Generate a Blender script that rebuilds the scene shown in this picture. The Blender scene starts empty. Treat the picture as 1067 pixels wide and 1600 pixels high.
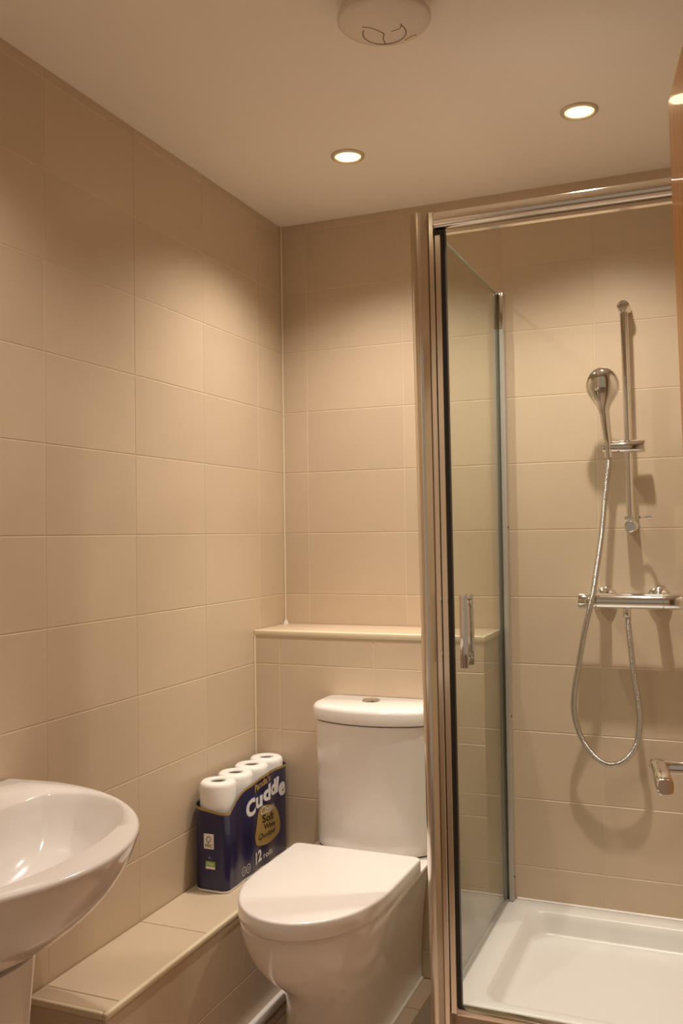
import bpy, bmesh, math, random
from mathutils import Vector, Matrix
random.seed(7)
PI = math.pi
SC = bpy.context.scene
COL = SC.collection

# ------------------------------------------------------------------ camera
cam = bpy.data.cameras.new('camera')
cam.sensor_fit = 'VERTICAL'; cam.sensor_height = 36.0; cam.sensor_width = 24.0
cam.lens = 1452.6 / 1600 * 36
cam.clip_start = 0.02
camo = bpy.data.objects.new('camera', cam); COL.objects.link(camo)
Rm = Matrix(((0.9242914, -0.02203504, -0.38105099),
             (0.38143731, 0.01717899, 0.92423507),
             (-0.01381949, -0.99960959, 0.02428339)))
cx_, cy_, cz_ = Rm.col[0], Rm.col[1], Rm.col[2]
M = Matrix.Identity(4)
for i in range(3):
    M[i][0] = cx_[i]; M[i][1] = -cy_[i]; M[i][2] = -cz_[i]
M[2][3] = 1.27
camo.matrix_world = M
SC.camera = camo

# ------------------------------------------------------------------ world, exposure
w = bpy.data.worlds.new('world'); SC.world = w; w.use_nodes = True
w.node_tree.nodes['Background'].inputs[0].default_value = (1.0, 0.80, 0.60, 1)
w.node_tree.nodes['Background'].inputs[1].default_value = 0.24
SC.view_settings.view_transform = 'Standard'
SC.view_settings.look = 'None'
SC.view_settings.gamma = 1
SC.view_settings.use_curve_mapping = False
SC.view_settings.exposure = 0.32
SPILL_W, BEAM_W = 30.0, 43.0      # wide spill and narrow beam of the two lamps over toilet and shower
SPILL2_W, BEAM2_W = 16.0, 17.0     # the weaker unseen lamp nearer the doorway, added for the near side
LAMP_COL = (1.0, 0.90, 0.79)

# ------------------------------------------------------------------ sizes (metres)
XL, XR = -1.358, 0.16            # left and right wall
YB, YF = 2.79, 0.76              # back and front wall
ZC = 2.304                       # ceiling
DUCT_Y, DUCT_X1, DUCT_Z = 2.569, -0.632, 0.978
BOX_X, BOX_Y0, BOX_Z = -1.160, 1.548, 0.322
TRAY_X0, TRAY_Y0, TRAY_Z = -0.628, 2.1275, 0.176

# ------------------------------------------------------------------ materials
def mat(name, col, rough=0.4, metal=0.0, coat=0.0, noise=0.0, nscale=8.0, rand=0.0, bump=0.0, bscale=60.0,
        spec=0.5, sss=0.0, stretch=None):
    m = bpy.data.materials.new(name); m.use_nodes = True
    nt = m.node_tree; b = nt.nodes['Principled BSDF']
    b.inputs['Base Color'].default_value = (*col, 1)
    b.inputs['Roughness'].default_value = rough
    b.inputs['Metallic'].default_value = metal
    b.inputs['Coat Weight'].default_value = coat
    b.inputs['Coat Roughness'].default_value = 0.06
    b.inputs['Specular IOR Level'].default_value = spec
    tc = nt.nodes.new('ShaderNodeTexCoord')
    src = tc.outputs['Object']
    if stretch:
        mp = nt.nodes.new('ShaderNodeMapping'); mp.inputs['Scale'].default_value = stretch
        nt.links.new(src, mp.inputs[0]); src = mp.outputs[0]
    if noise > 0 or rand > 0:
        n = nt.nodes.new('ShaderNodeTexNoise'); n.inputs['Scale'].default_value = nscale
        n.inputs['Detail'].default_value = 6
        nt.links.new(src, n.inputs['Vector'])
        mr = nt.nodes.new('ShaderNodeMapRange')
        mr.inputs['To Min'].default_value = 1 - noise; mr.inputs['To Max'].default_value = 1 + noise
        nt.links.new(n.outputs['Fac'], mr.inputs['Value'])
        oi = nt.nodes.new('ShaderNodeObjectInfo')
        mr2 = nt.nodes.new('ShaderNodeMapRange')
        mr2.inputs['To Min'].default_value = 1 - rand; mr2.inputs['To Max'].default_value = 1 + rand
        nt.links.new(oi.outputs['Random'], mr2.inputs['Value'])
        mu = nt.nodes.new('ShaderNodeMath'); mu.operation = 'MULTIPLY'
        nt.links.new(mr.outputs[0], mu.inputs[0]); nt.links.new(mr2.outputs[0], mu.inputs[1])
        vm = nt.nodes.new('ShaderNodeVectorMath'); vm.operation = 'SCALE'
        vm.inputs[0].default_value = col
        nt.links.new(mu.outputs[0], vm.inputs['Scale'])
        nt.links.new(vm.outputs[0], b.inputs['Base Color'])
    if bump > 0:
        n2 = nt.nodes.new('ShaderNodeTexNoise'); n2.inputs['Scale'].default_value = bscale
        n2.inputs['Detail'].default_value = 4
        nt.links.new(src, n2.inputs['Vector'])
        bp = nt.nodes.new('ShaderNodeBump'); bp.inputs['Strength'].default_value = bump
        bp.inputs['Distance'].default_value = 0.002
        nt.links.new(n2.outputs['Fac'], bp.inputs['Height'])
        nt.links.new(bp.outputs[0], b.inputs['Normal'])
    return m

def glass_mat(name, tint, gl=1.0):
    m = bpy.data.materials.new(name); m.use_nodes = True
    nt = m.node_tree; nt.nodes.clear()
    out = nt.nodes.new('ShaderNodeOutputMaterial')
    tr = nt.nodes.new('ShaderNodeBsdfTransparent'); tr.inputs[0].default_value = (*tint, 1)
    gs = nt.nodes.new('ShaderNodeBsdfGlossy'); gs.inputs['Roughness'].default_value = 0.01
    lw = nt.nodes.new('ShaderNodeLayerWeight'); lw.inputs['Blend'].default_value = 0.5   # Schlick's curve, same from both faces
    pw = nt.nodes.new('ShaderNodeMath'); pw.operation = 'POWER'; pw.inputs[1].default_value = 5
    fr = nt.nodes.new('ShaderNodeMath'); fr.operation = 'MULTIPLY_ADD'; fr.inputs[1].default_value = 0.96; fr.inputs[2].default_value = 0.04
    nt.links.new(lw.outputs['Facing'], pw.inputs[0]); nt.links.new(pw.outputs[0], fr.inputs[0])
    mu = nt.nodes.new('ShaderNodeMath'); mu.operation = 'MULTIPLY'; mu.inputs[1].default_value = gl
    mx = nt.nodes.new('ShaderNodeMixShader')
    nt.links.new(fr.outputs[0], mu.inputs[0]); nt.links.new(mu.outputs[0], mx.inputs[0])
    nt.links.new(tr.outputs[0], mx.inputs[1]); nt.links.new(gs.outputs[0], mx.inputs[2])
    nt.links.new(mx.outputs[0], out.inputs[0])
    return m

def emit_mat(name, col, s):
    m = bpy.data.materials.new(name); m.use_nodes = True
    b = m.node_tree.nodes['Principled BSDF']
    b.inputs['Base Color'].default_value = (0.8, 0.8, 0.8, 1)
    b.inputs['Emission Color'].default_value = (*col, 1)
    b.inputs['Emission Strength'].default_value = s
    return m

TILE_COL = (0.62, 0.49, 0.355)
m_tile = mat('beige_wall_tile', TILE_COL, 0.34, noise=0.035, nscale=9, rand=0.03, bump=0.05, bscale=14)
m_grout = mat('cream_grout', (0.70, 0.57, 0.42), 0.8, noise=0.05, nscale=30)
m_floor = mat('pinkish_floor_tile', (0.56, 0.42, 0.32), 0.4, noise=0.06, nscale=12, rand=0.04)
m_fgrout = mat('brown_floor_grout', (0.30, 0.22, 0.16), 0.85, noise=0.05)
m_trim = mat('cream_plastic_trim', (0.74, 0.63, 0.45), 0.3, noise=0.02)
m_ceil = mat('white_ceiling_paint', (0.91, 0.84, 0.755), 0.75, noise=0.015, nscale=3, bump=0.04, bscale=9)
m_paint = mat('pale_wall_paint', (0.70, 0.60, 0.48), 0.7, noise=0.02)
m_ceramic = mat('white_ceramic', (0.84, 0.79, 0.75), 0.15, coat=0.25, noise=0.008)
m_plastic = mat('white_plastic', (0.86, 0.81, 0.77), 0.22, coat=0.2, noise=0.008)
m_tray = mat('white_acrylic_tray', (0.80, 0.77, 0.75), 0.32, noise=0.008)
m_chrome = mat('polished_chrome', (0.80, 0.79, 0.78), 0.07, 1.0, noise=0.01)
m_alu = mat('polished_silver_aluminium', (0.80, 0.75, 0.68), 0.16, 1.0, noise=0.01)
m_alug = mat('grey_anodised_aluminium', (0.52, 0.505, 0.46), 0.34, 0.45, noise=0.02)
m_hose = mat('steel_hose', (0.62, 0.60, 0.57), 0.20, 1.0, noise=0.02)
m_dark = mat('black_rubber', (0.018, 0.016, 0.013), 0.45, noise=0.05)
m_shadowgap = mat('dark_joint', (0.05, 0.04, 0.035), 0.7, noise=0.05)
m_glass = glass_mat('side_glass', (0.93, 0.955, 0.915))
m_glassd = glass_mat('door_glass', (0.985, 0.99, 0.98), 0.5)
m_edge = mat('green_glass_edge', (0.20, 0.27, 0.20), 0.15, noise=0.03)
m_wood = None
m_fan = mat('off_white_fan_plastic', (0.76, 0.68, 0.60), 0.35, noise=0.01)
m_line = mat('dark_engraved_line', (0.16, 0.11, 0.06), 0.6, noise=0.05)
m_bezel = mat('warm_metal_bezel', (0.72, 0.62, 0.48), 0.35, 0.6, noise=0.02)
m_lamp = emit_mat('lit_lamp', (1.0, 0.83, 0.52), 9.0)
m_refl = emit_mat('lit_reflector', (1.0, 0.75, 0.34), 1.6)
m_paper = mat('white_tissue', (0.88, 0.84, 0.80), 0.55, coat=0.35, noise=0.02, nscale=20, bump=0.12, bscale=30)
m_core = mat('grey_cardboard_core', (0.34, 0.28, 0.23), 0.8, noise=0.05)
m_film = mat('navy_blue_film', (0.009, 0.009, 0.066), 0.28, coat=0.3, noise=0.35, nscale=7, bump=0.5, bscale=16)
m_gold = mat('gold_print', (0.42, 0.28, 0.09), 0.4, noise=0.12, nscale=30)
m_white = mat('white_print', (0.82, 0.80, 0.77), 0.45, noise=0.01)
m_ink = mat('dark_print', (0.03, 0.02, 0.02), 0.5, noise=0.05)
m_green = mat('green_print', (0.20, 0.42, 0.08), 0.5, noise=0.05)
m_lblue = mat('blue_print', (0.10, 0.12, 0.42), 0.4, noise=0.05)
m_clear = glass_mat('clear_film', (0.99, 0.99, 0.99), 0.6)

def wood():
    m = bpy.data.materials.new('orange_oak_veneer'); m.use_nodes = True
    nt = m.node_tree; b = nt.nodes['Principled BSDF']
    tc = nt.nodes.new('ShaderNodeTexCoord'); mp = nt.nodes.new('ShaderNodeMapping')
    mp.inputs['Scale'].default_value = (9, 9, 0.7)
    n = nt.nodes.new('ShaderNodeTexNoise'); n.inputs['Scale'].default_value = 5; n.inputs['Detail'].default_value = 8
    cr = nt.nodes.new('ShaderNodeValToRGB')
    cr.color_ramp.elements[0].color = (0.58, 0.245, 0.045, 1); cr.color_ramp.elements[0].position = 0.3
    cr.color_ramp.elements[1].color = (0.78, 0.37, 0.085, 1); cr.color_ramp.elements[1].position = 0.7
    nt.links.new(tc.outputs['Object'], mp.inputs[0]); nt.links.new(mp.outputs[0], n.inputs['Vector'])
    nt.links.new(n.outputs['Fac'], cr.inputs[0]); nt.links.new(cr.outputs[0], b.inputs['Base Color'])
    b.inputs['Roughness'].default_value = 0.36; b.inputs['Coat Weight'].default_value = 0.2; b.inputs['Specular IOR Level'].default_value = 0.35
    return m
m_wood = wood()

# ------------------------------------------------------------------ helpers (all shapes are given in world metres)
ORG = {}
def org(o): return ORG.get(o.name, Vector((0, 0, 0))) if o else Vector((0, 0, 0))

def obj(name, bm, m, parent=None, smooth=False, angle=40, origin=None, mesh=None):
    """link one mesh; vertices of bm are in world space"""
    base = org(parent) if parent else Vector(origin if origin else (0, 0, 0))
    me = bpy.data.meshes.new(name)
    bmesh.ops.translate(bm, verts=bm.verts, vec=-base)
    bmesh.ops.recalc_face_normals(bm, faces=bm.faces)
    bm.to_mesh(me); bm.free()
    for mm in (m if isinstance(m, (list, tuple)) else [m]): me.materials.append(mm)
    if smooth:
        me.polygons.foreach_set('use_smooth', [True] * len(me.polygons))
        me.set_sharp_from_angle(angle=math.radians(angle))
    o = bpy.data.objects.new(name, me); COL.objects.link(o)
    if parent: o.parent = parent
    else: o.location = base
    ORG[o.name] = base
    return o

def thing(name, label, cat, loc, group=None, kind=None):
    o = bpy.data.objects.new(name, None); COL.objects.link(o)
    o.empty_display_size = 0.05
    o.location = loc; ORG[o.name] = Vector(loc)
    if label: o['label'] = label
    if cat: o['category'] = cat
    if group: o['group'] = group
    if kind: o['kind'] = kind
    return o

def box(bm, x0, x1, y0, y1, z0, z1, bev=0.0, seg=2):
    r = bmesh.ops.create_cube(bm, size=1.0)
    vs = r['verts']
    bmesh.ops.scale(bm, vec=(x1 - x0, y1 - y0, z1 - z0), verts=vs)
    bmesh.ops.translate(bm, vec=((x0 + x1) / 2, (y0 + y1) / 2, (z0 + z1) / 2), verts=vs)
    if bev > 0:
        es = list({e for v in vs for e in v.link_edges})
        bmesh.ops.bevel(bm, geom=es, offset=bev, segments=seg, affect='EDGES', profile=0.5)
    return bm

def nb(): return bmesh.new()
def bx(*a, **k): return box(nb(), *a, **k)

def loft(bm, rings, cap0=True, cap1=True, closed=True):
    vr = [[bm.verts.new(p) for p in r] for r in rings]
    n = len(rings[0])
    for a, b in zip(vr[:-1], vr[1:]):
        for i in range(n if closed else n - 1):
            j = (i + 1) % n
            bm.faces.new((a[i], a[j], b[j], b[i]))
    if cap0: bm.faces.new(list(reversed(vr[0])))
    if cap1: bm.faces.new(vr[-1])
    return bm

def circ(c, ax, r, n=24, ref=None):
    ax = Vector(ax).normalized(); c = Vector(c)
    u = ax.orthogonal().normalized() if ref is None else Vector(ref).normalized()
    v = ax.cross(u)
    return [c + u * (r * math.cos(2 * PI * i / n)) + v * (r * math.sin(2 * PI * i / n)) for i in range(n)]

def lathe(bm, c, ax, prof, n=28, cap0=True, cap1=True):
    ax = Vector(ax).normalized(); c = Vector(c); u = ax.orthogonal().normalized()
    return loft(bm, [circ(c + ax * h, ax, max(r, 1e-5), n, u) for r, h in prof], cap0, cap1)

def tube(bm, pts, r, n=10, caps=True):
    """sweep circles along pts; r is a number or a list"""
    pts = [Vector(p) for p in pts]
    rings = []; u = None
    for i, p in enumerate(pts):
        t = (pts[min(i + 1, len(pts) - 1)] - pts[max(i - 1, 0)]).normalized()
        if u is None: u = t.orthogonal().normalized()
        u = (u - t * u.dot(t)).normalized()
        rings.append(circ(p, t, r[i] if isinstance(r, (list, tuple)) else r, n, u))
    return loft(bm, rings, caps, caps)

def spline(pts, n):
    """Catmull-Rom resample at equal arc length"""
    P = [Vector(p) for p in pts]; P = [P[0] * 2 - P[1]] + P + [P[-1] * 2 - P[-2]]
    dense = []
    for i in range(1, len(P) - 2):
        for k in range(40):
            t = k / 40
            a, b, c, d = P[i - 1], P[i], P[i + 1], P[i + 2]
            dense.append(0.5 * ((2 * b) + (c - a) * t + (2 * a - 5 * b + 4 * c - d) * t * t + (3 * b - a - 3 * c + d) * t ** 3))
    dense.append(P[-2])
    L = [0]
    for a, b in zip(dense[:-1], dense[1:]): L.append(L[-1] + (b - a).length)
    out = []; j = 0
    for k in range(n):
        s = L[-1] * k / (n - 1)
        while j < len(L) - 2 and L[j + 1] < s: j += 1
        f = (s - L[j]) / max(L[j + 1] - L[j], 1e-9)
        out.append(dense[j].lerp(dense[j + 1], min(max(f, 0), 1)))
    return out

# tiles: every tile is its own object, alike tiles share one mesh
TM = {}
def tile_mesh(w_, h_, axes, m, th):
    key = (round(w_, 3), round(h_, 3), axes, m.name)
    if key in TM: return TM[key]
    U, V, N = [Vector(a) for a in axes]
    bm = nb(); b = 0.0010
    a = [bm.verts.new(U * x + V * y) for x, y in ((0, 0), (w_, 0), (w_, h_), (0, h_))]
    c = [bm.verts.new(U * x + V * y + N * (th - b)) for x, y in ((0, 0), (w_, 0), (w_, h_), (0, h_))]
    d = [bm.verts.new(U * x + V * y + N * th) for x, y in ((b, b), (w_ - b, b), (w_ - b, h_ - b), (b, h_ - b))]
    for i in range(4):
        j = (i + 1) % 4
        bm.faces.new((a[i], a[j], c[j], c[i])); bm.faces.new((c[i], c[j], d[j], d[i]))
    bm.faces.new(d)
    bmesh.ops.recalc_face_normals(bm, faces=bm.faces)
    me = bpy.data.meshes.new('tile'); bm.to_mesh(me); bm.free(); me.materials.append(m)
    TM[key] = me
    return me

def tiles(parent, o0, axes, ucuts, vcuts, m, th=0.004, gap=0.0026, skip=None, name='tile'):
    """o0: world origin (on the grout face); cuts are coordinates along U and V"""
    U, V, N = [Vector(a) for a in axes]
    for u0, u1 in zip(ucuts[:-1], ucuts[1:]):
        for v0, v1 in zip(vcuts[:-1], vcuts[1:]):
            if u1 - u0 < 0.012 or v1 - v0 < 0.012: continue
            if skip and skip((u0 + u1) / 2, (v0 + v1) / 2): continue
            me = tile_mesh(u1 - u0 - gap, v1 - v0 - gap, axes, m, th)
            t = bpy.data.objects.new(name, me); COL.objects.link(t)
            t.parent = parent
            t.location = Vector(o0) + U * (u0 + gap / 2) + V * (v0 + gap / 2) - org(parent)

def cuts(a, b, start, step):
    k = math.ceil((a - start) / step - 1e-6)
    out = [a]
    x = start + k * step
    while x < b - 1e-6:
        if x > a + 1e-6: out.append(x)
        x += step
    return out + [b]

X, Y, Z = (1, 0, 0), (0, 1, 0), (0, 0, 1)
nX, nY, nZ = (-1, 0, 0), (0, -1, 0), (0, 0, -1)
TH = 0.004
ROW = lambda a, b: cuts(a, b, 0.076, 0.2)

# ------------------------------------------------------------------ room shell
def struct(name, bm, m): o = obj(name, bm, m); o['kind'] = 'structure'; return o

wl = struct('wall_left', bx(XL - 0.1, XL - TH + 0.0030, YF - 0.1, YB + 0.1, -0.02, ZC + 0.02), m_grout)
tiles(wl, (XL - TH, 0, 0), (Y, Z, X), cuts(YF, YB - 0.002, 1.615, 0.333), ROW(0.0, ZC - 0.001), m_tile,
      skip=lambda u, v: (u > BOX_Y0 + 0.05 and v < 0.3))
wb = struct('wall_back', bx(XL - 0.004, XR + 0.1, YB + TH - 0.0030, YB + 0.1, -0.02, ZC + 0.02), m_grout)
tiles(wb, (0, YB + TH, 0), (X, Z, nY), [XL + 0.002, -1.266, -0.933, -0.61, -0.343, -0.010, XR], ROW(0.0, ZC - 0.001), m_tile,
      skip=lambda u, v: (u < -0.65 and v < 0.87))
wr = struct('wall_right', bx(XR + TH - 0.0030, XR + 0.1, YF - 0.1, YB + 0.004, -0.02, ZC + 0.02), m_grout)
tiles(wr, (XR + TH, 0, 0), (Y, Z, nX), cuts(YF, YB - 0.002, 1.615, 0.333), ROW(0.0, ZC - 0.001), m_tile)
DW0, DW1, DH = -0.80, 0.06, 2.0
bm = nb()
box(bm, XL - 0.004, DW0, YF - 0.1, YF, -0.02, ZC + 0.02)
box(bm, DW1, XR + 0.004, YF - 0.1, YF, -0.02, ZC + 0.02)
box(bm, DW0, DW1, YF - 0.1, YF, DH, ZC + 0.02)
struct('wall_front', bm, m_paint)
struct('ceiling', bx(XL - 0.1, XR + 0.1, YF - 0.1, YB + 0.1, ZC, ZC + 0.08), m_ceil)
fl = struct('floor', bx(XL - 0.1, XR + 0.3, -0.6, YB + 0.1, -0.06, -0.0018), m_fgrout)
tiles(fl, (0, 0, -0.004), (X, Y, Z), cuts(BOX_X, XR, -0.83 + 0.05, 0.333), cuts(YF, DUCT_Y, 2.395, 0.333), m_floor,
      skip=lambda u, v: (u > TRAY_X0 and v > TRAY_Y0 + 0.05))
bm = nb(); tube(bm, [(XL + 0.0035, YB - 0.0035, DUCT_Z), (XL + 0.0035, YB - 0.0035, ZC)], 0.0042, 6)
o = struct('trim_1', bm, m_trim)
o['label'] = 'cream sealant bead in the corner of left and back wall'

# tiled duct behind the toilet with its ledge
du = thing('tiled_ledge', 'beige tiled boxed ledge behind the toilet cistern, running along the back wall', 'ledge', (-0.99, 2.68, 0))
obj('core', bx(XL - 0.003, DUCT_X1 - TH + 0.0030, DUCT_Y + TH - 0.0030, YB - 0.001, 0, DUCT_Z - TH - 0.001), m_grout, du)
tiles(du, (0, DUCT_Y + TH, 0), (X, Z, nY), [XL + 0.002, -1.269, -0.964, DUCT_X1], ROW(0.0, DUCT_Z - 0.018), m_tile)
tiles(du, (DUCT_X1 - TH, 0, 0), (Y, Z, X), [DUCT_Y + 0.002, YB - 0.001], ROW(0.0, DUCT_Z - 0.018), m_tile)
tiles(du, (0, 0, DUCT_Z - TH), (X, Y, Z), [XL + 0.002, -1.10, -0.767, DUCT_X1], [DUCT_Y + 0.006, YB - 0.001], m_tile)
bm = nb(); box(bm, XL, DUCT_X1 + 0.004, DUCT_Y - 0.0025, DUCT_Y + 0.007, DUCT_Z - 0.0165, DUCT_Z + 0.0015, 0.0045, 3)
obj('edge_trim', bm, m_trim, du, True)
bm = nb(); box(bm, DUCT_X1 - 0.006, DUCT_X1 + 0.004, DUCT_Y + 0.007, YB - 0.001, DUCT_Z - 0.0165, DUCT_Z + 0.0015, 0.003, 2)
obj('edge_trim', bm, m_trim, du, True)
bm = nb(); tube(bm, [(XL + 0.003, DUCT_Y - 0.003, BOX_Z), (XL + 0.003, DUCT_Y - 0.003, DUCT_Z - 0.016)], 0.004, 6)
obj('sealant_bead', bm, m_trim, du, True)
bm = nb()
a = [bm.verts.new(p) for p in ((XL, YB - 0.001, DUCT_Z), (XL + 0.014, YB - 0.001, DUCT_Z), (XL + 0.001, YB - 0.016, DUCT_Z), (XL + 0.005, YB - 0.005, DUCT_Z + 0.02))]
for f in ((0, 1, 2), (0, 1, 3), (1, 2, 3), (2, 0, 3)): bm.faces.new([a[i] for i in f])
obj('sealant_blob', bm, m_plastic, du)

# low tiled boxing along the left wall
lb = thing('pipe_boxing', 'low tiled pipe boxing along the left wall, with the blue toilet roll pack on it', 'ledge', (-1.26, 2.05, 0))
obj('core', bx(XL - 0.003, BOX_X - TH + 0.0030, BOX_Y0 + TH - 0.0030, DUCT_Y - 0.001, 0, BOX_Z - TH - 0.001), m_grout, lb)
tiles(lb, (0, 0, BOX_Z - TH), (X, Y, Z), [XL + 0.002, BOX_X - 0.008], [BOX_Y0 + 0.008, 1.603, 1.95, 2.283, DUCT_Y - 0.002], m_tile)
tiles(lb, (BOX_X - TH, 0, 0), (Y, Z, X), [BOX_Y0 + 0.002, 1.785, 2.118, 2.451, DUCT_Y - 0.002], [0, 0.138, BOX_Z - 0.014], m_tile)
tiles(lb, (0, BOX_Y0 + TH, 0), (X, Z, nY), [XL + 0.002, BOX_X - 0.002], [0, 0.138, BOX_Z - 0.014], m_tile)
bm = nb(); box(bm, BOX_X - 0.009, BOX_X + 0.0035, BOX_Y0 - 0.0035, DUCT_Y - 0.001, BOX_Z - 0.013, BOX_Z + 0.0015, 0.004, 3)
obj('edge_trim', bm, m_trim, lb, True)
bm = nb(); box(bm, XL, BOX_X - 0.009, BOX_Y0 - 0.0035, BOX_Y0 + 0.009, BOX_Z - 0.013, BOX_Z + 0.0015, 0.004, 3)
obj('edge_trim', bm, m_trim, lb, True)
bm = nb(); box(bm, BOX_X - 0.001, BOX_X + 0.028, BOX_Y0, DUCT_Y - 0.001, 0, 0.022, 0.008, 3)
obj('floor_trim', bm, m_plastic, lb, True)['label'] = 'white strip sealing the boxing to the floor'

# ------------------------------------------------------------------ wash basin
YC = 1.155
def basin_ring(s, z, inner=False, n=40):
    pts = []
    if not inner: u0, uc, a, b, ex = 0.004, 0.10, 0.387, 0.355, 1.95
    else: u0, uc, a, b, ex = 0.144, 0.21, 0.217, 0.315, 2.1
    for i in range(n + 1):                     # front arc from far side to near side
        t = PI / 2 - PI * i / n
        c, s_ = math.cos(t), math.sin(t)
        pts.append((uc + a * abs(c) ** (2 / ex), b * math.copysign(abs(s_) ** (2 / ex), s_)))
    bk = 0.97 if not inner else 0.90
    for f in (0.35, 0.75): pts.append((uc + (u0 - uc) * f, -b * (1 - (1 - bk) * f)))
    for f in (1, 0.6, 0.2, -0.2, -0.6, -1): pts.append((u0, -b * bk * f))
    for f in (0.75, 0.35): pts.append((uc + (u0 - uc) * f, b * (1 - (1 - bk) * f)))
    cu, cv = (0.15, 0) if not inner else (0.27, 0)
    out = []
    for u, v in pts:
        uu = max(cu + (u - cu) * s, 0.002); vv = v * s
        out.append((XL + uu, YC + vv, z))
    return out
ZB = 0.785
wbn = thing('wash_basin', 'white ceramic pedestal wash basin on the left wall, nearest the camera', 'basin', (XL + 0.17, YC, 0))
bm = nb()
prof = [(0.34, ZB - 0.20), (0.42, ZB - 0.188), (0.56, ZB - 0.168), (0.71, ZB - 0.138), (0.83, ZB - 0.104), (0.915, ZB - 0.07),
        (0.965, ZB - 0.04), (0.985, ZB - 0.022), (0.997, ZB - 0.009), (0.997, ZB - 0.003), (0.985, ZB)]
rings = [basin_ring(s, z) for s, z in prof]
rings += [basin_ring(s, z, True) for s, z in
          [(1.0, ZB - 0.001), (0.985, ZB - 0.006), (0.955, ZB - 0.022), (0.90, ZB - 0.055), (0.80, ZB - 0.09), (0.62, ZB - 0.115), (0.38, ZB - 0.128), (0.12, ZB - 0.133)]]
loft(bm, rings)
obj('bowl', bm, m_ceramic, wbn, True, 60)
bm = nb()
pr = []
for s, z in [(1.06, 0.0), (1.04, 0.02), (0.95, 0.06), (0.91, 0.3), (0.94, 0.5), (1.02, 0.60)]:
    pts = []
    for i in range(32):
        t = 2 * PI * i / 32
        pts.append((XL + 0.215 + 0.105 * s * math.copysign(abs(math.cos(t)) ** 0.8, math.cos(t)), YC + 0.10 * s * math.copysign(abs(math.sin(t)) ** 0.8, math.sin(t)), z))
    pr.append(pts)
loft(bm, pr)
obj('pedestal', bm, m_ceramic, wbn, True, 50)
bm = nb(); lathe(bm, (XL + 0.27, YC, ZB - 0.1335), Z, [(0.022, 0), (0.024, 0.002), (0.018, 0.004), (0.012, 0.003)])
obj('waste', bm, m_chrome, wbn, True)

# ------------------------------------------------------------------ toilet
TX = -0.938
toi = thing('toilet', 'white close coupled toilet with closed lid, in front of the tiled ledge', 'toilet', (TX, 2.25, 0))
def d_ring(hwf, hwr, yf, yb, z, n=32, arc=None, ex=2.0, cxo=0.0, rc=0.0):
    """D outline: straight sides from the back, round front; half width goes from hwf to hwr"""
    L = arc if arc else hwf * 1.4
    pts = []
    for i in range(n + 1):
        t = PI * i / n
        c, s = math.cos(t), math.sin(t)
        pts.append((TX + cxo + hwf * math.copysign(abs(c) ** (2 / ex), c), yf + L - L * abs(s) ** (2 / ex), z))
    ys = yf + L
    ye_ = yb - rc
    for f in (0.25, 0.5, 0.75, 1.0): pts.append((TX + cxo - (hwf + (hwr - hwf) * f), ys + (ye_ - ys) * f, z))
    if rc:
        for a in (22, 45, 68, 90): pts.append((TX + cxo - hwr + rc - rc * math.cos(math.radians(a)), ye_ + rc * math.sin(math.radians(a)), z))
    for f in (0.5, 0.0, -0.5): pts.append((TX + cxo - hwr * f, yb, z))
    if rc:
        for a in (90, 68, 45, 22): pts.append((TX + cxo + hwr - rc + rc * math.cos(math.radians(a)), ye_ + rc * math.sin(math.radians(a)), z))
    for f in (1.0, 0.75, 0.5, 0.25): pts.append((TX + cxo + (hwf + (hwr - hwf) * f), ys + (ye_ - ys) * f, z))
    return pts
yb = DUCT_Y - 0.004
bm = nb()
sec = [(0.122, 0.118, 2.035, 0.0), (0.118, 0.116, 2.04, 0.006), (0.114, 0.113, 2.045, 0.05), (0.114, 0.113, 2.04, 0.12), (0.116, 0.113, 2.02, 0.165),
       (0.124, 0.114, 1.975, 0.200), (0.139, 0.116, 1.920, 0.24), (0.154, 0.119, 1.875, 0.285), (0.166, 0.125, 1.845, 0.33),
       (0.173, 0.142, 1.832, 0.362), (0.175, 0.166, 1.828, 0.378), (0.175, 0.174, 1.828, 0.388), (0.173, 0.173, 1.830, 0.392)]
loft(bm, [d_ring(a + 0.002, b + 0.002, c, yb, z, arc=0.16 + (a - 0.114) * 1.6, cxo=-0.010 + 0.023 * min(1, z / 0.38)) for a, b, c, z in sec])
obj('pan', bm, m_ceramic, toi, True, 60)
# seat and wrap-over lid
LX = 0.014
bm = nb(); loft(bm, [d_ring(0.172, 0.172, 1.836, 2.30, z, arc=0.25, cxo=LX) for z in (0.390, 0.398)])
obj('seat', bm, m_plastic, toi, True, 40)
bm = nb()
loft(bm, [d_ring(0.1785 - e, 0.1805 - e, 1.820 + e, 2.318 - e, z, arc=0.262 - e, ex=2.02, cxo=LX, rc=0.016) for e, z in
          ((0.002, 0.3945), (0.0, 0.397), (0.0, 0.4265), (0.001, 0.4300), (0.003, 0.4322), (0.007, 0.433))])
obj('lid', bm, m_plastic, toi, True, 45)
for sx in (-0.075, 0.075):
    bm = nb(); box(bm, TX + sx - 0.02, TX + sx + 0.02, 2.31, 2.335, 0.391, 0.418, 0.006, 3)
    obj('hinge', bm, m_plastic, toi, True)
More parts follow.
